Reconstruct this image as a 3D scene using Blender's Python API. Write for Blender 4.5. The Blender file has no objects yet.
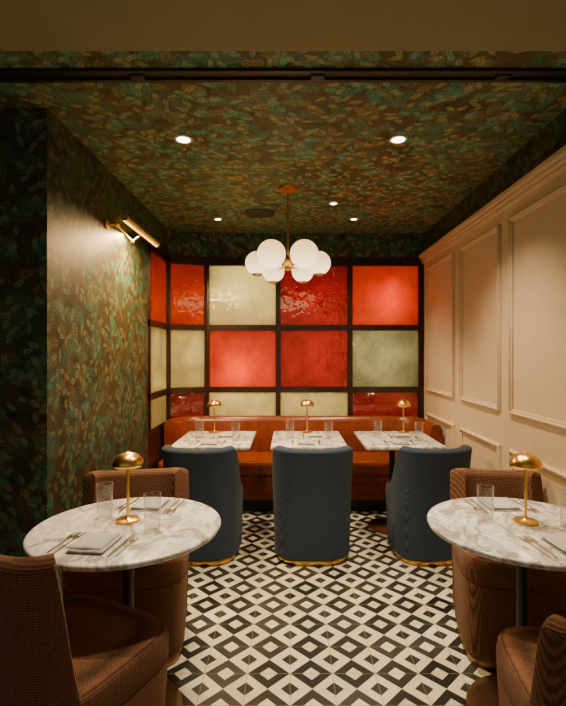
import bpy, math, random
from mathutils import Vector, Matrix
random.seed(4)
D=bpy.data; C=bpy.context; col=C.scene.collection
CAMH=1.43; CEIL=2.63; XL=-1.194; XR=1.36; YB=4.75

# ------------------------------------------------------------ node helpers
class NT:
    def __init__(s,name):
        s.m=D.materials.new(name); s.m.use_nodes=True; s.t=s.m.node_tree
        for n in list(s.t.nodes): s.t.nodes.remove(n)
        s.out=s.t.nodes.new('ShaderNodeOutputMaterial')
    def n(s,ty,**k):
        x=s.t.nodes.new(ty)
        for a,b in k.items(): setattr(x,a,b)
        return x
    def l(s,a,b): s.t.links.new(a,b)
    def inp(s,sock,v):
        if v is None: return
        if hasattr(v,'is_output'): s.l(v,sock)
        else: sock.default_value=v
    def math(s,op,a,b=None,c=None,clamp=False):
        x=s.n('ShaderNodeMath',operation=op,use_clamp=clamp)
        s.inp(x.inputs[0],a); s.inp(x.inputs[1],b); s.inp(x.inputs[2],c); return x.outputs[0]
    def mix(s,f,a,b,bt='MIX'):
        x=s.n('ShaderNodeMixRGB',blend_type=bt)
        s.inp(x.inputs[0],f); s.inp(x.inputs[1],a); s.inp(x.inputs[2],b); return x.outputs[0]
    def coord(s,kind='Object'): return s.n('ShaderNodeTexCoord').outputs[kind]
    def mapping(s,v,loc=(0,0,0),rot=(0,0,0),sc=(1,1,1)):
        x=s.n('ShaderNodeMapping'); s.l(v,x.inputs[0]); x.inputs[1].default_value=loc; x.inputs[2].default_value=rot; x.inputs[3].default_value=sc
        return x.outputs[0]
    def noise(s,v,scale,detail=3,rough=.5,dist=0,out='Fac'):
        x=s.n('ShaderNodeTexNoise'); s.l(v,x.inputs['Vector']); x.inputs['Scale'].default_value=scale
        x.inputs['Detail'].default_value=detail; x.inputs['Roughness'].default_value=rough; x.inputs['Distortion'].default_value=dist
        return x.outputs[out]
    def ramp(s,f,pts):
        x=s.n('ShaderNodeValToRGB'); s.l(f,x.inputs[0]); e=x.color_ramp.elements
        while len(e)<len(pts): e.new(.5)
        for i,(p,c) in enumerate(pts):
            e[i].position=p; e[i].color=c if len(c)==4 else (*c,1)
        return x.outputs[0]
    def bump(s,h,st=.3,dist=.01):
        x=s.n('ShaderNodeBump'); s.l(h,x.inputs['Height']); x.inputs['Strength'].default_value=st; x.inputs['Distance'].default_value=dist
        return x.outputs[0]
    def bsdf(s,color,rough=.5,metal=0,normal=None,**k):
        x=s.n('ShaderNodeBsdfPrincipled')
        s.inp(x.inputs['Base Color'],color if hasattr(color,'is_output') else (*color[:3],1))
        s.inp(x.inputs['Roughness'],rough); x.inputs['Metallic'].default_value=metal
        if normal: s.l(normal,x.inputs['Normal'])
        for a,b in k.items(): s.inp(x.inputs[a.replace('_',' ')],b)
        s.l(x.outputs[0],s.out.inputs[0]); return x

def simple(name,c,rough=.5,metal=0,var=.08,nscale=20,bst=.05):
    t=NT(name); v=t.coord(); n=t.noise(v,nscale,3)
    a=tuple(max(0,x*(1-var)) for x in c); b=tuple(min(1,x*(1+var)) for x in c)
    t.bsdf(t.ramp(n,[(.3,a),(.7,b)]),rough,metal,t.bump(n,bst,.005)); return t.m

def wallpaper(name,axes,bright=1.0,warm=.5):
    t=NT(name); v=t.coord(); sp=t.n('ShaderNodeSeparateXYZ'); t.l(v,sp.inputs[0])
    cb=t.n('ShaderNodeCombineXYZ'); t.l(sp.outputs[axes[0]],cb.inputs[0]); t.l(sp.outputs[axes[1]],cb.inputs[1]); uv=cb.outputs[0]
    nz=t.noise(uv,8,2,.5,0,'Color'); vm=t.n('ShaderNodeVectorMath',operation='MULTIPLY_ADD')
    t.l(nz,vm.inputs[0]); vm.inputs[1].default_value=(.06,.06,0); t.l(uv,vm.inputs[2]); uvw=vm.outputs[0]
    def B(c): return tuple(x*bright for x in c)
    base=t.ramp(t.noise(uv,5,6,.7),[(.35,B((.003,.009,.006))),(.5,B((.028,.021,.009))),(.62,B((.006,.021,.014)))])
    cur=base
    layers=[(6.5,.64,.34,(.011,.064,.044),(.056,.046,.018),0),(9.5,.62,.26,(.085,.058,.022),(.018,.068,.042),3.3),
            (8,.66,.28,(.012,.095,.068),(.008,.034,.022),7.1),(16,.58,.24,(.150,.105,.036),(.018,.135,.100),11.7)]
    for sc,a,w,c1,c2,off in layers:
        mp=t.mapping(uvw,(off,off*.7,0),(0,0,off),(sc,sc,1))
        vo=t.n('ShaderNodeTexVoronoi',voronoi_dimensions='2D'); t.l(mp,vo.inputs['Vector']); vo.inputs['Scale'].default_value=1
        sub=t.n('ShaderNodeVectorMath',operation='SUBTRACT'); t.l(mp,sub.inputs[0]); t.l(vo.outputs['Position'],sub.inputs[1])
        sc3=t.n('ShaderNodeSeparateColor'); t.l(vo.outputs['Color'],sc3.inputs[0])
        vr=t.n('ShaderNodeVectorRotate',rotation_type='Z_AXIS'); t.l(sub.outputs[0],vr.inputs['Vector'])
        t.l(t.math('MULTIPLY',sc3.outputs[0],6.28),vr.inputs['Angle'])
        s2=t.n('ShaderNodeSeparateXYZ'); t.l(vr.outputs[0],s2.inputs[0])
        xx=t.math('DIVIDE',s2.outputs[0],a); env=t.math('MULTIPLY',t.math('SUBTRACT',1,t.math('MULTIPLY',xx,xx)),w)
        ay=t.math('ABSOLUTE',s2.outputs[1])
        lob=t.math('MULTIPLY',t.math('SINE',t.math('MULTIPLY',s2.outputs[0],34)),.05)
        m=t.math('MULTIPLY',t.math('SUBTRACT',t.math('ADD',env,lob),ay),18,clamp=True)
        ve=t.math('SINE',t.math('MULTIPLY',t.math('ADD',s2.outputs[0],ay),36))
        ve=t.math('MULTIPLY_ADD',ve,.40,.60)
        rib=t.math('GREATER_THAN',ay,.03); m2=t.math('MULTIPLY',m,t.math('MULTIPLY_ADD',rib,.8,.2))
        keep=t.math('GREATER_THAN',sc3.outputs[1],.40); m2=t.math('MULTIPLY',t.math('MULTIPLY',m2,keep),ve)
        cc=t.mix(sc3.outputs[2],(*B(c1),1),(*B(c2),1))
        cur=t.mix(m2,cur,cc)
    pat=t.noise(uv,1.1,3)
    cur=t.mix(t.math('MULTIPLY',t.math('SUBTRACT',pat,.44),1.3*warm,clamp=True),cur,(*B((.066,.050,.020)),1))
    gr=t.noise(uv,60,3,.7); cur=t.mix(.5,cur,t.ramp(gr,[(.35,(.3,.3,.3)),(.60,(1.0,1.0,1.0))]),'MULTIPLY')
    th=t.noise(t.mapping(uv,sc=(160,22,1)),1,2); cur=t.mix(.4,cur,t.ramp(th,[(.3,(.35,.35,.35)),(.7,(1.0,1.0,1.0))]),'MULTIPLY')
    t.bsdf(cur,.52,0,t.bump(th,.2,.003),Specular_IOR_Level=.3); return t.m

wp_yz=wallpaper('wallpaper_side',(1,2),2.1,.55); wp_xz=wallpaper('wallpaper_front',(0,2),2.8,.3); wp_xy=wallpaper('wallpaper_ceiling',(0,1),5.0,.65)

def floor_mat():
    t=NT('cement_tile'); v=t.coord(); sp=t.n('ShaderNodeSeparateXYZ'); t.l(v,sp.inputs[0]); P=.19
    u=t.math('DIVIDE',t.math('ADD',sp.outputs[0],sp.outputs[1]),P); w=t.math('DIVIDE',t.math('SUBTRACT',sp.outputs[0],sp.outputs[1]),P)
    fu=t.math('FLOOR',u); fw=t.math('FLOOR',w)
    ch=t.math('FLOORED_MODULO',t.math('ADD',fu,fw),2)
    au=t.math('ABSOLUTE',t.math('SUBTRACT',t.math('FRACT',u),.5)); aw=t.math('ABSOLUTE',t.math('SUBTRACT',t.math('FRACT',w),.5))
    mx=t.math('MAXIMUM',au,aw); inner=t.math('LESS_THAN',mx,.21)
    fac=t.math('ABSOLUTE',t.math('SUBTRACT',ch,inner))
    cb=t.n('ShaderNodeCombineXYZ'); t.l(fu,cb.inputs[0]); t.l(fw,cb.inputs[1])
    wn=t.n('ShaderNodeTexWhiteNoise',noise_dimensions='2D'); t.l(cb.outputs[0],wn.inputs['Vector'])
    blk=t.mix(wn.outputs['Value'],(.010,.010,.009,1),(.040,.038,.033,1)); wht=t.mix(wn.outputs['Value'],(.62,.58,.42,1),(.78,.74,.56,1))
    c=t.mix(fac,blk,wht)
    gx=t.math('ABSOLUTE',t.math('SUBTRACT',t.math('FRACT',t.math('DIVIDE',sp.outputs[0],P)),.5)); gy=t.math('ABSOLUTE',t.math('SUBTRACT',t.math('FRACT',t.math('DIVIDE',sp.outputs[1],P)),.5))
    g=t.math('GREATER_THAN',t.math('MAXIMUM',gx,gy),.491)
    c=t.mix(t.math('MULTIPLY',g,.7),c,(.22,.20,.16,1))
    n=t.noise(v,30,4); c=t.mix(.25,c,t.ramp(n,[(.3,(.6,.6,.6)),(.7,(1,1,1))]),'MULTIPLY')
    t.bsdf(c,t.math('MULTIPLY_ADD',n,.2,.26),0,t.bump(t.math('SUBTRACT',1,g),.3,.002)); return t.m
M_floor=floor_mat()

def marble():
    t=NT('white_marble'); v=t.n('ShaderNodeTexCoord').outputs['Object']
    oi=t.n('ShaderNodeObjectInfo'); vm=t.n('ShaderNodeVectorMath',operation='ADD'); t.l(v,vm.inputs[0]); t.l(oi.outputs['Location'],vm.inputs[1]); v=vm.outputs[0]
    def vein(sc,off,wd):
        n=t.noise(t.mapping(v,(off,off,0),(0,0,.6),(sc,sc*.55,sc)),1,6,.6,.6)
        return t.math('SUBTRACT',1,t.math('MULTIPLY',t.math('ABSOLUTE',t.math('SUBTRACT',n,.5)),wd),clamp=True)
    a=vein(5,1,22); b=vein(11,5,16)
    cl=t.noise(v,4,4)
    c=t.mix(t.math('MULTIPLY',cl,.6),(.84,.82,.77,1),(.55,.54,.52,1))
    c=t.mix(t.math('MULTIPLY',a,.8),c,(.16,.16,.16,1)); c=t.mix(t.math('MULTIPLY',b,.5),c,(.26,.25,.24,1))
    t.bsdf(c,.22); return t.m
M_marble=marble()

def weave(name,c1,c2,s,rough=.85,bst=.6,sheen=.2):
    t=NT(name); v=t.coord()
    sp=t.n('ShaderNodeSeparateXYZ'); t.l(v,sp.inputs[0])
    h=t.math('ADD',sp.outputs[0],sp.outputs[1])
    a=t.math('SINE',t.math('MULTIPLY',t.math('ADD',h,sp.outputs[2]),s)); b=t.math('SINE',t.math('MULTIPLY',t.math('SUBTRACT',h,sp.outputs[2]),s))
    w=t.math('MULTIPLY_ADD',t.math('MULTIPLY',a,b),.5,.5)
    n=t.noise(v,110,4,.75); f=t.math('MULTIPLY_ADD',w,.5,t.math('MULTIPLY',n,.5))
    c=t.ramp(f,[(.25,c1),(.75,c2)])
    t.bsdf(c,rough,0,t.bump(f,bst,.004),Sheen_Weight=sheen,Specular_IOR_Level=.2); return t.m
M_brown=weave('rust_woven_fabric',(.030,.014,.008),(.27,.122,.064),430,.9,.6,.05)
M_blue=weave('denim_blue_fabric',(.011,.019,.036),(.060,.086,.132),700,.9,.5,.06)

def metal(name,c,r): return simple(name,c,r,1,.05,60,.02)
M_brass=metal('brushed_brass',(.80,.48,.13),.28); M_brassd=metal('aged_bronze',(.30,.18,.09),.4)
M_steel=metal('cutlery_steel',(.62,.60,.57),.22); M_black=simple('black_metal',(.012,.011,.010),.45)
M_frame=simple('dark_stained_frame',(.026,.008,.004),.30,0,.2); M_cream=simple('cream_wall_paint',(.70,.535,.36),.5,0,.03,8,.02)
M_olive=simple('olive_plaster',(.26,.235,.13),.8,0,.04,6,.03); M_napkin=simple('linen_napkin',(.42,.42,.40),.9,0,.1,120,.4)
M_leather=simple('cognac_leather',(.20,.038,.009),.28,0,.2,14,.25); M_white=simple('white_trim',(.7,.66,.58),.5)
M_box=simple('lightbox_lining',(.6,.55,.48),.9); M_grille=simple('speaker_grille',(.03,.025,.018),.7)

def glassm(name,c,c2,ns=14,wob=.25,gloss=.14,fx=.5):
    t=NT(name); v=t.coord(); n=t.noise(v,3.5,2,.5,.6); rp=t.noise(t.mapping(v,sc=(1,1,.7)),ns,1.0,.4,.8)
    vo=t.n('ShaderNodeTexVoronoi',feature='SMOOTH_F1'); t.l(v,vo.inputs['Vector']); vo.inputs['Scale'].default_value=ns*1.6
    hgt=t.math('MULTIPLY_ADD',vo.outputs['Distance'],fx,rp); bp=t.bump(hgt,wob,.02)
    tint=t.ramp(t.math('MULTIPLY_ADD',n,.75,t.math('MULTIPLY',rp,.25)),[(.34,c2),(.62,c)])
    tr=t.n('ShaderNodeBsdfTranslucent'); t.l(tint,tr.inputs[0])
    df=t.n('ShaderNodeBsdfDiffuse'); t.l(tint,df.inputs[0])
    gl=t.n('ShaderNodeBsdfGlossy'); gl.inputs['Roughness'].default_value=.03; t.l(bp,gl.inputs['Normal'])
    m0=t.n('ShaderNodeMixShader'); m0.inputs[0].default_value=.12; t.l(tr.outputs[0],m0.inputs[1]); t.l(df.outputs[0],m0.inputs[2])
    m=t.n('ShaderNodeMixShader'); m.inputs[0].default_value=gloss; t.l(m0.outputs[0],m.inputs[1]); t.l(gl.outputs[0],m.inputs[2]); t.l(m.outputs[0],t.out.inputs[0]); return t.m
G_red=glassm('red_textured_glass',(.56,.050,.002),(.40,.022,.001),16,.20,.11,.3)
G_or=glassm('orange_red_textured_glass',(.80,.190,.002),(.66,.105,.001),20,.16,.09,.3)
G_cr=glassm('cream_textured_glass',(.88,.82,.52),(.68,.62,.37),24,.22,.12)
G_gr=glassm('grey_seeded_glass',(.56,.56,.41),(.33,.34,.23),36,.6,.17,1.0)

def clear():
    t=NT('clear_glass'); v=t.coord(); n=t.noise(v,5,1)
    tr=t.n('ShaderNodeBsdfTransparent'); tr.inputs[0].default_value=(.96,.96,.96,1)
    gl=t.n('ShaderNodeBsdfGlossy'); gl.inputs['Roughness'].default_value=.06; t.l(t.bump(n,.02,.001),gl.inputs['Normal'])
    df=t.n('ShaderNodeBsdfDiffuse'); df.inputs[0].default_value=(.8,.78,.72,1)
    lw=t.n('ShaderNodeLayerWeight'); lw.inputs[0].default_value=.5; f=t.math('POWER',lw.outputs['Facing'],3.0)
    g=t.n('ShaderNodeMixShader'); g.inputs[0].default_value=.35; t.l(gl.outputs[0],g.inputs[1]); t.l(df.outputs[0],g.inputs[2])
    m=t.n('ShaderNodeMixShader'); t.l(t.math('MULTIPLY_ADD',f,.7,.07),m.inputs[0]); t.l(tr.outputs[0],m.inputs[1]); t.l(g.outputs[0],m.inputs[2]); t.l(m.outputs[0],t.out.inputs[0]); return t.m
M_clear=clear()
def emis(name,c,st,var=.06):
    t=NT(name); n=t.noise(t.coord(),8,2); e=t.n('ShaderNodeEmission'); t.l(t.ramp(n,[(.3,tuple(x*(1-var) for x in c)),(.7,c)]),e.inputs[0]); e.inputs[1].default_value=st
    t.l(e.outputs[0],t.out.inputs[0]); return t.m
def globe_mat():
    t=NT('opal_globe_glow'); g=t.coord('Generated'); s=t.n('ShaderNodeVectorMath',operation='DISTANCE'); t.l(g,s.inputs[0]); s.inputs[1].default_value=(.5,.5,.1)
    c=t.ramp(s.outputs['Value'],[(.25,(1,.76,.40)),(.85,(.55,.34,.12))]); n=t.noise(g,3,2); c=t.mix(.15,c,t.ramp(n,[(.4,(.7,.7,.7)),(.6,(1,1,1))]),'MULTIPLY')
    e=t.n('ShaderNodeEmission'); t.l(c,e.inputs[0]); e.inputs[1].default_value=3.8
    gl=t.n('ShaderNodeBsdfGlossy'); gl.inputs['Roughness'].default_value=.1; m=t.n('ShaderNodeMixShader'); m.inputs[0].default_value=.05
    t.l(e.outputs[0],m.inputs[1]); t.l(gl.outputs[0],m.inputs[2]); t.l(m.outputs[0],t.out.inputs[0]); return t.m
E_globe=globe_mat(); E_down=emis('downlight_glow',(1,.85,.6),14); E_tube=emis('picture_light_glow',(1,.45,.09),4.5); E_lamp=emis('lamp_diffuser',(1,.72,.36),4)

# ------------------------------------------------------------ geometry helpers
def link(o,parent=None):
    col.objects.link(o)
    if parent: o.parent=parent
    return o
def meshobj(name,vs,fs,mat,parent=None,smooth=False):
    m=D.meshes.new(name); m.from_pydata([tuple(v) for v in vs],[],fs); m.update()
    import bmesh
    b=bmesh.new(); b.from_mesh(m); bmesh.ops.recalc_face_normals(b,faces=b.faces); b.to_mesh(m); b.free()
    m.materials.append(mat)
    if smooth:
        for p in m.polygons: p.use_smooth=True
    return link(D.objects.new(name,m),parent)
def box(name,a,b,mat,parent=None,bev=0,seg=2):
    x0,y0,z0=a; x1,y1,z1=b
    vs=[(x0,y0,z0),(x1,y0,z0),(x1,y1,z0),(x0,y1,z0),(x0,y0,z1),(x1,y0,z1),(x1,y1,z1),(x0,y1,z1)]
    fs=[(0,3,2,1),(4,5,6,7),(0,1,5,4),(1,2,6,5),(2,3,7,6),(3,0,4,7)]
    o=meshobj(name,vs,fs,mat,parent)
    if bev:
        md=o.modifiers.new('b','BEVEL'); md.width=bev; md.segments=seg
        for p in o.data.polygons: p.use_smooth=True
    return o
def lathe(name,prof,mat,parent=None,seg=40,loc=(0,0,0),smooth=True):
    vs=[];fs=[]
    for r,z in prof:
        for i in range(seg):
            a=2*math.pi*i/seg; vs.append((loc[0]+r*math.cos(a),loc[1]+r*math.sin(a),loc[2]+z))
    for j in range(len(prof)-1):
        for i in range(seg):
            k=(i+1)%seg; fs.append((j*seg+i,j*seg+k,(j+1)*seg+k,(j+1)*seg+i))
    if prof[0][0]>1e-4: fs.append(tuple(range(seg))[::-1])
    if prof[-1][0]>1e-4: fs.append(tuple((len(prof)-1)*seg+i for i in range(seg)))
    o=meshobj(name,vs,fs,mat,parent,smooth)
    if smooth:
        md=o.modifiers.new('e','EDGE_SPLIT'); md.split_angle=math.radians(50)
    return o
def tube(name,pts,r,mat,parent=None):
    cu=D.curves.new(name,'CURVE'); cu.dimensions='3D'; cu.bevel_depth=r; cu.bevel_resolution=4; cu.use_fill_caps=True
    s=cu.splines.new('POLY'); s.points.add(len(pts)-1)
    for i,p in enumerate(pts): s.points[i].co=(*p,1)
    cu.materials.append(mat); return link(D.objects.new(name,cu),parent)
def sphere(name,loc,r,mat,parent=None,seg=32):
    n=16; return lathe(name,[(max(1e-5,r*math.sin(math.pi*i/n)),-r*math.cos(math.pi*i/n)) for i in range(n+1)],mat,parent,seg,loc)
def empty(name,loc=(0,0,0),rz=0):
    e=D.objects.new(name,None); e.empty_display_size=.1; e.location=loc; e.rotation_euler=(0,0,rz); col.objects.link(e); return e
def extrude(name,pts,z0,z1,mat,parent=None,bev=0):
    n=len(pts); vs=[(x,y,z0) for x,y in pts]+[(x,y,z1) for x,y in pts]
    fs=[tuple(range(n))[::-1],tuple(range(n,2*n))]+[(i,(i+1)%n,n+(i+1)%n,n+i) for i in range(n)]
    o=meshobj(name,vs,fs,mat,parent)
    if bev:
        md=o.modifiers.new('b','BEVEL'); md.width=bev; md.segments=2; md.limit_method='ANGLE'
    return o
def light(kind,name,loc,power,color=(1,.78,.5),size=.05,target=None,spot=100,blend=.8,parent=None):
    l=D.lights.new(name,kind); l.energy=power; l.color=color
    if kind=='SPOT': l.spot_size=math.radians(spot); l.spot_blend=blend; l.shadow_soft_size=size
    elif kind=='POINT': l.shadow_soft_size=size
    elif kind=='AREA': l.size=size
    o=D.objects.new(name,l); col.objects.link(o); o.location=loc
    if target is not None:
        o.rotation_euler=(Vector(target)-Vector(loc)).to_track_quat('-Z','Y').to_euler()
    if parent: o.parent=parent; 
    return o

# ------------------------------------------------------------ room shell
box('floor',(-3.2,-1.2,-.08),(XR+.1,5.4,0),M_floor)
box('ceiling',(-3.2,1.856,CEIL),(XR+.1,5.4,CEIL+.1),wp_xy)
box('ceiling_entry',(-3.2,-1.2,CEIL-.012),(XR+.1,1.856,CEIL+.1),M_olive)
tk=empty('trim_ceiling_track')
box('rail_front',(-3.0,1.985,CEIL-.014),(XR,2.005,CEIL),M_black,tk); box('rail_back',(-3.0,2.05,CEIL-.014),(XR,2.07,CEIL),M_black,tk); box('channel',(-3.0,2.005,CEIL-.004),(XR,2.05,CEIL),M_black,tk)
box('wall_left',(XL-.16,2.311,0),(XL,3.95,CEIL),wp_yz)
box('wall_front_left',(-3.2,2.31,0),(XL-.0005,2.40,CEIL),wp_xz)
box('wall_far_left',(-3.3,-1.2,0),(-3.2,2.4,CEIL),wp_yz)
wb=empty('wall_back'); 
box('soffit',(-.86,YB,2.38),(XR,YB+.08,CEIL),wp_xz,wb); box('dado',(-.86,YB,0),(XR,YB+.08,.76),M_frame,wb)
box('lightbox_back',(-1.9,5.3,0),(XR+.1,5.38,CEIL),M_box,wb); 
ws=empty('wall_left_glazed')
box('soffit',(XL-.08,3.95,2.38),(XL,4.62,CEIL),wp_yz,ws); box('dado',(XL-.08,3.95,0),(XL,4.62,.76),M_frame,ws)
box('lightbox_side',(-1.9,3.95,0),(-1.82,5.3,CEIL),M_box,ws); box('lightbox_end',(-1.82,3.95,0),(XL-.16,4.0,CEIL),M_box,ws)
wc=empty('wall_corner_glazed')
def quadpanel(name,p,q,z0,z1,th,mat,parent,off=0):
    p=Vector(p);q=Vector(q); d=(q-p).normalized(); n=Vector((-d.y,d.x))
    a=p+n*off; b=q+n*off; c=b+n*th; e=a+n*th
    vs=[(a.x,a.y,z0),(b.x,b.y,z0),(c.x,c.y,z0),(e.x,e.y,z0),(a.x,a.y,z1),(b.x,b.y,z1),(c.x,c.y,z1),(e.x,e.y,z1)]
    return meshobj(name,vs,[(0,3,2,1),(4,5,6,7),(0,1,5,4),(1,2,6,5),(2,3,7,6),(3,0,4,7)],mat,parent)
A=(XL,4.6);B=(-.84,YB)
quadpanel('soffit',A,B,2.38,CEIL,.08,wp_xz,wc); quadpanel('dado',A,B,0,.76,.08,M_frame,wc)

rows=[(1.70,2.30),(1.075,1.65),(.76,1.025)]
def glazing(name,p,q,cols,mats,fr=.024):
    e=empty(name); P=Vector(p);Q=Vector(q); L=(Q-P).length; d=(Q-P)/L
    def at(s): return P+d*s
    for z0,z1 in ((2.30,2.38),(1.647,1.703),(1.022,1.078)):
        quadpanel('rail',at(0),at(L),z0,z1,.05,M_frame,e,-.02)
    for s in cols:
        quadpanel('mullion',at(max(0,s-fr)),at(min(L,s+fr)),.76,2.30,.05,M_frame,e,-.021)
    for i in range(len(cols)-1):
        for j,(z0,z1) in enumerate(rows):
            quadpanel('pane',at(cols[i]),at(cols[i+1]),z0-.01,z1+.01,.006,mats[j][i],e,.012)
    return e
glazing('window_1',(-.84,YB),(XR,YB),[0,.72,1.446,2.16,2.2],
  [[G_cr,G_red,G_or,G_red],[G_or,G_red,G_gr,G_red],[G_cr,G_cr,G_red,G_red]])
glazing('window_2',A,B,[.0,.384],[[G_or],[G_cr],[G_red]])
glazing('window_3',(XL,3.95),(XL,4.6),[.0,.65],[[G_or],[G_cr],[G_cr]])
W=(1,.84,.54)
for i,(x,y,z,p) in enumerate([(1.0,4.95,1.98,7),(-.46,4.95,2.17,8),(-.50,4.93,1.25,6),(.25,5.05,1.95,6),(.22,5.02,1.35,5.5),(.95,5.02,1.40,6),(-1.1,4.98,2.0,2.4),(-1.1,4.98,1.4,2.6),(-1.6,4.3,1.9,2.4),(-1.6,4.4,1.2,4),(0.2,5.05,.88,3),(-.5,5.05,.88,3),(.95,5.05,.88,1.6)]):
    light('POINT','backlight_lamp',(x,y,z),p,W,.04)

# right panelled wall
wr=empty('wall_right')
box('plaster',(XR,-1.2,0),(XR+.1,5.3,CEIL),wp_yz,wr); box('panelling',(XR-.012,-1.2,0),(XR+.001,YB,2.36),M_cream,wr)
cr=empty('trim_crown_right')
for (o,z0,z1) in ((.05,2.37,2.41),(.035,2.345,2.37),(.022,2.32,2.345)):
    box('crown_step',(XR-.012-o,-1.2,z0),(XR,YB,z1),M_cream,cr,.006)
bb=empty('baseboard_right'); box('board',(XR-.03,-1.2,0),(XR-.012,YB,.14),M_cream,bb,.004)
def molding(y0,y1,z0,z1):
    e=empty('trim_panel_molding')
    for w,pr,o in ((.035,.012,0),(.014,.022,.006)):
        X0=XR-.012-pr; X1=XR-.010
        a0,a1,b0,b1=y0+o,y1-o,z0+o,z1-o
        box('bottom_strip',(X0,a0,b0),(X1,a1,b0+w),M_cream,e,.004); box('top_strip',(X0,a0,b1-w),(X1,a1,b1),M_cream,e,.004)
        box('near_strip',(X0,a0,b0+w*.5),(X1,a0+w,b1-w*.5),M_cream,e,.004); box('far_strip',(X0,a1-w,b0+w*.5),(X1,a1,b1-w*.5),M_cream,e,.004)
for y0,y1 in ((3.84,4.62),(3.0,3.70),(2.05,2.87),(1.1,1.92),(.15,.97)):
    molding(y0,y1,1.05,2.25); molding(y0,y1,.22,.84)

# ------------------------------------------------------------ banquette
bq=empty('banquette_sofa')
def strip(name,path,prof,mat,parent):
    vs=[];fs=[];n=len(prof)
    for i,p in enumerate(path):
        p=Vector(p); a=Vector(path[max(0,i-1)]); b=Vector(path[min(len(path)-1,i+1)]); d=(b-a).normalized(); nn=Vector((d.y,-d.x))
        for o,z in prof: q=p+nn*o; vs.append((q.x,q.y,z))
    for i in range(len(path)-1):
        for j in range(n): k=(j+1)%n; fs.append((i*n+j,i*n+k,(i+1)*n+k,(i+1)*n+j))
    fs.append(tuple(range(n))); fs.append(tuple((len(path)-1)*n+j for j in range(n)))
    return meshobj(name,vs,fs,mat,parent,True)
def arc(cx,cy,r,a0,a1,n=10): return [(cx+r*math.cos(math.radians(a0+(a1-a0)*i/n)),cy+r*math.sin(math.radians(a0+(a1-a0)*i/n))) for i in range(n+1)]
xa,xb,yb=XL+.02,XR-.035,YB-.04
path=[(xa,4.38)]+arc(xa+.30,yb-.30,.30,180,90)+arc(xb-.30,yb-.30,.30,90,0)+[(xb,4.08)]
z1=.80
bprof=[(0,.40),(.12,.40),(.135,.46),(.125,.60),(.105,z1-.05),(.085,z1-.012),(.055,z1),(.02,z1-.01),(0,z1-.05)]
o=strip('backrest',path,bprof,M_leather,bq); md=o.modifiers.new('e','EDGE_SPLIT'); md.split_angle=math.radians(60)
for x in [-.72,-.30,.14,.58,1.0]:
    tube('back_seam',[(x,yb-.137,.47),(x,yb-.126,.60),(x,yb-.105,z1-.05),(x,yb-.07,z1+.001)],.004,M_leather,bq)
sy=4.14
out=[(xa,sy),(xb,sy),(xb,yb-.25),(xb-.1,yb-.05),(xb-.3,yb),(xa+.3,yb),(xa+.1,yb-.06),(xa,yb-.25)]
o=extrude('seat_cushion',out,.33,.46,M_leather,bq,.03)
for x in [-.30,.58]:
    tube('seat_seam',[(x,sy-.001,.36),(x,sy-.001,.43),(x,sy+.03,.461),(x,yb-.12,.461)],.004,M_leather,bq)
box('apron',(xa+.005,sy+.02,.12),(xb-.005,yb-.3,.335),M_leather,bq,.01); box('toe_kick',(xa+.03,sy+.09,0),(xb-.03,yb-.3,.125),M_black,bq)

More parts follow.
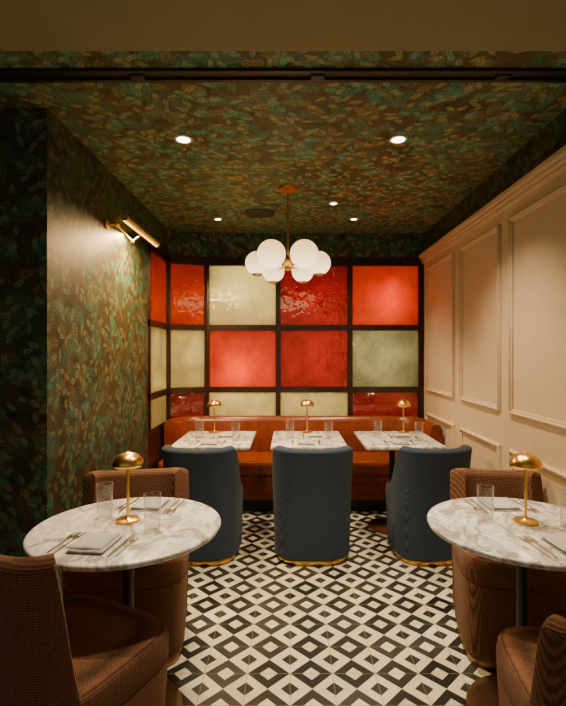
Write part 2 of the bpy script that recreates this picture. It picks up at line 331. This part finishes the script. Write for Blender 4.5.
# ------------------------------------------------------------ chairs
def chair(name,loc,rz,w,d,H,sh,mat,pl,n=4,a1=62,a2=80,flare=.05,th=.075,taper=.94):
    e=empty(name,loc,rz); N=56
    def P(a,s=1,lean=0):
        s_=math.sin(a);c_=math.cos(a)
        x=w/2*math.copysign(abs(s_)**(2/n),s_)*s; y=-d/2*math.copysign(abs(c_)**(2/n),c_)*s-lean
        return x,y
    def body(nm,levels,m):
        vs=[];fs=[]
        for z,s in levels:
            for i in range(N): x,y=P(2*math.pi*i/N,s); vs.append((x,y,z))
        for j in range(len(levels)-1):
            for i in range(N): k=(i+1)%N; fs.append((j*N+i,j*N+k,(j+1)*N+k,(j+1)*N+i))
        fs.append(tuple(range(N))[::-1]); fs.append(tuple((len(levels)-1)*N+i for i in range(N)))
        return meshobj(nm,vs,fs,m,e,True)
    body('plinth',[(0,taper-.05),(.045,taper-.05)],pl)
    body('seat_base',[(.045,taper-.03),(.06,taper-.012),(sh*.5,.955),(sh-.115,.985),(sh-.105,.975)],mat)
    body('seat_cushion',[(sh-.105,.97),(sh-.095,.988),(sh-.05,.992),(sh-.02,.978),(sh-.006,.95),(sh,.90),(sh+.006,.6),(sh+.008,.2)],mat)
    A2=math.radians(a2); A1=math.radians(a1); K=64; vs=[];fs=[]; R=None
    for i in range(K+1):
        a=-A2+2*A2*i/K; t=max(0,min(1,(abs(a)-A1)/(A2-A1))); f=1-t*t*(3-2*t)
        top=(sh+.01)+(H-sh-.01)*f + .012*abs(math.sin(a))*f
        ring=[]
        def S(z): return (taper+ (1.0-taper)*min(1,z/sh)) + flare*max(0,(z-sh)/(H-sh))**1.3
        def L(z): return .035*max(0,(z-sh)/(H-sh))
        zb=.047; zi=sh-.03
        for k in range(7):
            z=zb+(top-.03-zb)*k/6; ring.append((S(z)+.012,z))
        r=.03
        o_=S(top)+.012; tk=2*th/w
        for q in (.15,.4,.75,1.0): ring.append((o_-tk*.5*(1-math.cos(q*math.pi/2)),top-.03+r*math.sin(q*math.pi/2)))
        for q in (.75,.4,.15,0): ring.append((o_-tk+tk*.5*(1-math.cos(q*math.pi/2)),top-.03+r*math.sin(q*math.pi/2)))
        for k in (1,2,3):
            z=top-.03+(zi-(top-.03))*k/3; ring.append((S(z)+.012-tk,z))
        R=len(ring)
        for s,z in ring:
            x,y=P(a,s,L(z)); vs.append((x,y,z))
    for i in range(K):
        for j in range(R): k=(j+1)%R; fs.append((i*R+j,i*R+k,(i+1)*R+k,(i+1)*R+j))
    fs.append(tuple(range(R))); fs.append(tuple(K*R+j for j in range(R)))
    o=meshobj('back_shell',vs,fs,mat,e,True); md=o.modifiers.new('e','EDGE_SPLIT'); md.split_angle=math.radians(65)
    return e
for x,r,w_ in ((-.605,-.05,.515),(.155,0,.545),(.965,.08,.515)):
    chair('blue_barrel_chair',(x,3.375,0),r,w_,.54,.79,.46,M_blue,M_brass,3.2,60,98,.05,taper=.95)
br=dict(sh=.49,mat=M_brown,pl=M_brassd,n=4.5,a1=58,a2=72,flare=.02,taper=.95)
chair('brown_upholstered_chair',(-.735,1.53,0),math.radians(-26),H=.89,w=.56,d=.54,**br)
chair('brown_upholstered_chair',(-.78,2.30,0),math.radians(190),H=.79,w=.56,d=.50,**br)
chair('brown_upholstered_chair',(.93,1.37,0),math.radians(-8),H=.75,w=.56,d=.50,**br)
chair('brown_upholstered_chair',(1.06,2.30,0),math.radians(170),H=.79,w=.48,d=.50,**br)

# ------------------------------------------------------------ tables
TZ=.747
def round_table(loc):
    e=empty('round_marble_table',(loc[0],loc[1],0)); r=.363
    lathe('marble_top',[(r-.02,TZ-.024),(r-.004,TZ-.020),(r,TZ-.012),(r,TZ-.006),(r-.004,TZ-.001),(r-.01,TZ),(.0001,TZ)],M_marble,e,96)
    lathe('under_plate',[(.14,TZ-.036),(.14,TZ-.024)],M_black,e)
    lathe('column',[(.022,.018),(.022,TZ-.036)],M_black,e)
    lathe('base',[(.205,0),(.21,.006),(.205,.014),(.04,.020),(.03,.05),(.022,.06)],M_brassd,e,64)
round_table((-.64,1.86)); round_table((.92,1.86))
def rect_table(x0,x1,y0,y1):
    cx,cy=(x0+x1)/2,(y0+y1)/2; e=empty('rectangular_marble_table',(cx,cy,0)); a,b=(x1-x0)/2,(y1-y0)/2
    box('marble_top',(-a,-b,TZ-.025),(a,b,TZ),M_marble,e,.006,3)
    box('under_plate',(-.15,.0,TZ-.037),(.15,.3,TZ-.025),M_black,e)
    lathe('column',[(.025,.018),(.025,TZ-.037)],M_black,e,24,(0,.14,0)); lathe('base',[(.19,0),(.195,.006),(.19,.012),(.04,.02),(.03,.05)],M_brassd,e,48,(0,.14,0))
for x0,x1 in ((-.87,-.29),(-.14,.42),(.55,1.13)): rect_table(x0,x1,3.38,4.06)

def lamp(x,y,p):
    e=empty('brass_table_lamp',(x,y,TZ)); H=.283
    lathe('base',[(.046,0),(.048,.004),(.046,.010),(.012,.014),(.008,.02)],M_brass,e)
    lathe('stem',[(.006,.012),(.006,.235)],M_brass,e,20)
    R=.061; pr=[(R*.55,.226),(R*.92,.222),(R,.228)]+[(R*math.cos(q*math.pi/20),.230+(H-.230-.004)*math.sin(q*math.pi/20)) for q in range(1,10)]+[(.006,H-.003),(.005,H),(.0001,H)]
    lathe('dome_shade',pr,M_brass,e); lathe('diffuser',[(.0001,.2205),(.034,.2205),(.034,.226)],E_lamp,e)
    l=light('POINT','lamp_bulb',(0,0,.205),p,(1,.70,.36),.012,parent=e)
lamp(-.655,1.90,1.0); lamp(.945,1.885,1.0)
for x in (-.64,.145,.96): lamp(x,3.98,.9)

def tumbler(x,y,h=.14,r=.033):
    e=lathe('water_glass',[(r*.86,0),(r*.9,.002),(r,h),(r-.0018,h),(r*.9-.002,.012),(.0001,.010)],M_clear,None,32); e.location=(x,y,TZ+.0003)
for x,y in ((-.765,1.94),(-.527,1.80),(.79,1.90),(1.085,1.83)): tumbler(x,y)
def fork(x,y,rz,s=1):
    p=[(-.004,0),(.004,0),(.0035,.06),(.003,.115),(.011,.13),(.012,.142),(.012,.185),(.0095,.185),(.0085,.15),(.0065,.15),(.0058,.187),(.0035,.187),(.0025,.15),(.0005,.15)]
    pts=p+[(-a,b) for a,b in p[2:][::-1]]
    o=extrude('fork',pts,0,.0025,M_steel); o.location=(x,y,TZ+.0003); o.rotation_euler=(0,0,rz); o.scale=(s,s,1)
def knife(x,y,rz):
    p=[(-.005,0),(.005,0),(.0045,.09),(.009,.10),(.010,.16),(.006,.195),(-.002,.215),(-.004,.20),(-.0045,.09)]
    o=extrude('table_knife',p,0,.003,M_steel); o.location=(x,y,TZ+.0003); o.rotation_euler=(0,0,rz)
def napkin(x,y,rz,w=.15,l=.17):
    e=empty('folded_napkin',(x,y,TZ+.0003),rz)
    for k,(dx,dy,sw,sl) in enumerate(((0,0,1,1),(.006,-.004,.96,.97),(-.004,.004,.93,.9))):
        vs=[];fs=[];n=10
        for i in range(n+1):
            for j in range(n+1):
                u=i/n-.5;v=j/n-.5; z=.006*(k+1)+.0012*math.sin(9*u+3*v+k)
                ed=min(.5-abs(u),.5-abs(v)); 
                if ed<.01: z-=.003
                vs.append((u*w*sw+dx,v*l*sl+dy,z))
        m=(n+1)**2
        for (a,b,c) in list(vs): vs.append((a,b,.006*k+(.0 if k==0 else .0005)))
        for i in range(n):
            for j in range(n):
                q=i*(n+1)+j; fs.append((q,q+n+1,q+n+2,q+1)); fs.append((m+q,m+q+1,m+q+n+2,m+q+n+1))
        bd=[i*(n+1) for i in range(n+1)]+[n*(n+1)+j for j in range(1,n+1)]+[i*(n+1)+n for i in range(n-1,-1,-1)]+[j for j in range(n-1,0,-1)]
        for a,b in zip(bd,bd[1:]+bd[:1]): fs.append((a,b,m+b,m+a))
        meshobj('fold',vs,fs,M_napkin,e,True)
def setting(x,y,rz):
    c,s=math.cos(rz),math.sin(rz)
    def T(dx,dy): return x+dx*c-dy*s, y+dx*s+dy*c
    napkin(*T(0,0),rz,.13,.16)
    fork(*T(-.10,-.085),rz); fork(*T(-.125,-.085),rz); knife(*T(.095,-.095),rz); fork(*T(.12,-.085),rz,.9)
setting(-.69,1.665,.03+math.radians(-8)); setting(-.62,2.09,math.pi-.1)
setting(.98,1.645,.05); setting(.93,2.09,math.pi)
for cx in (-.58,.14,.84):
    napkin(cx-.02,3.52,0,.12,.15); fork(cx-.12,3.44,0); knife(cx+.08,3.43,0)
    napkin(cx+.06,3.80,math.pi,.12,.14); fork(cx+.17,3.90,math.pi); knife(cx-.03,3.90,math.pi)
    tumbler(cx-.14,3.74); tumbler(cx+.16,3.64)

# ------------------------------------------------------------ pendant
PX,PY,PZ=-.015,3.42,2.085
pe=empty('globe_chandelier',(PX,PY,0))
lathe('canopy',[(.065,CEIL-.022),(.068,CEIL-.018),(.068,CEIL)],M_brass,pe)
lathe('rod',[(.008,PZ-.02),(.008,CEIL-.02)],M_brass,pe,20)
lathe('hub',[(.0001,PZ-.065),(.02,PZ-.06),(.032,PZ-.04),(.032,PZ+.02),(.015,PZ+.04),(.008,PZ+.05)],M_brass,pe)
for k in range(6):
    a=math.radians(60*k); x,y=.225*math.cos(a),.225*math.sin(a)
    dz={4:.018,5:.018,0:-.008,3:-.008,1:-.035,2:-.035}[k]; rr={4:.098,5:.098,0:.086,3:.086,1:.084,2:.084}[k]
    tube('arm',[(0,0,PZ+dz*.6),(x*.66,y*.66,PZ+dz)],.007,M_brass,pe)
    sphere('glass_globe',(x,y,PZ+dz),rr,E_globe,pe)
    lathe('globe_cup',[(.026,PZ-.085+dz-.008),(.034,PZ-.078+dz-.008),(.04,PZ-.07+dz-.008)],M_brass,pe,24,(x,y,0))
# ------------------------------------------------------------ recessed lights, speaker
def downlight(x,y,p,tgt=None,spot=95,r=.042):
    e=empty('recessed_downlight',(x,y,0))
    lathe('trim_ring',[(r+.010,CEIL),(r+.010,CEIL-.004),(r,CEIL-.006),(r-.004,CEIL-.003)],M_white,e,32)
    lathe('lens',[(.0001,CEIL-.0045),(r-.005,CEIL-.0045)],E_down,e,32)
    light('SPOT','beam',(0,0,CEIL-.02),p,(1,.78,.50),.03,(0,0,0) if tgt is None else (tgt[0]-x,tgt[1]-y,tgt[2]),spot,.9,parent=e)
downlight(-.60,2.65,115); downlight(.61,2.65,140,(.85,2.75,0),100)
downlight(-.65,4.24,90,r=.03); downlight(.577,4.24,90,r=.03); downlight(.35,3.79,75,r=.03)
sp=empty('ceiling_speaker'); lathe('ring',[(.13,CEIL),(.13,CEIL-.008),(.115,CEIL-.010)],M_grille,sp,48,(-.26,4.06,0))
def trackspot(x,tgt,p,spot):
    e=empty('track_spotlight',(x,2.0275,0)); box('housing',(-.03,-.02,CEIL-.02),(.03,.02,CEIL-.004),M_black,e,.003)
    light('SPOT','beam',(0,0,CEIL-.03),p,(1,.80,.54),.02,(tgt[0]-x,tgt[1]-2.0275,tgt[2]),spot,.8,parent=e)
trackspot(-.66,(-.66,1.75,.75),85,50); trackspot(.92,(.92,1.75,.75),85,50); trackspot(.12,(.12,2.3,0),110,80)
# ------------------------------------------------------------ picture light
pl=empty('brass_picture_light'); hz=CAMH+.846
lathe('wall_plate',[(.03,0),(.03,.012)],M_brass,pl,24).matrix_local=Matrix.Translation((XL,3.05,hz-.02))@Matrix.Rotation(math.pi/2,4,'Y')
tube('arm',[(XL,3.05,hz-.02),(XL+.07,3.05,hz-.02),(XL+.07,3.35,hz-.06)],.007,M_brass,pl)
tube('arm_outer',[(XL+.07,3.35,hz-.06),(XL+.145,3.35,hz)],.006,M_brass,pl)
sphere('joint',(XL+.07,3.05,hz-.02),.016,M_brass,pl,16); sphere('joint_outer',(XL+.07,3.35,hz-.06),.014,M_brass,pl,16)
tube('brass_tube',[(XL+.145,2.98,hz+.008),(XL+.145,3.72,hz+.008)],.021,M_brass,pl)
tube('glow_strip',[(XL+.142,2.995,hz-.007),(XL+.142,3.705,hz-.007)],.012,E_tube,pl)
a=light('AREA','picture_glow',(XL+.15,3.35,hz-.03),75,(1,.60,.25),.7,(XL+.02,3.35,1.4),parent=pl); a.data.shape='RECTANGLE'; a.data.size=.03; a.data.size_y=.7
a.rotation_euler=(Vector((XL,3.35,1.3))-Vector((XL+.15,3.35,hz-.03))).to_track_quat('-Z','Y').to_euler()

# ------------------------------------------------------------ world + camera
w=D.worlds.new('World'); C.scene.world=w; w.use_nodes=True; w.node_tree.nodes['Background'].inputs[0].default_value=(1,.88,.64,1); w.node_tree.nodes['Background'].inputs[1].default_value=.28
cam=D.cameras.new('Camera'); co=D.objects.new('Camera',cam); col.objects.link(co); C.scene.camera=co
co.location=(0,0,CAMH); co.rotation_euler=(math.pi/2,0,0); cam.sensor_fit='HORIZONTAL'; cam.sensor_width=36; cam.lens=470/566*36
cam.shift_x=-7/566; cam.shift_y=-1/566; cam.clip_start=.05
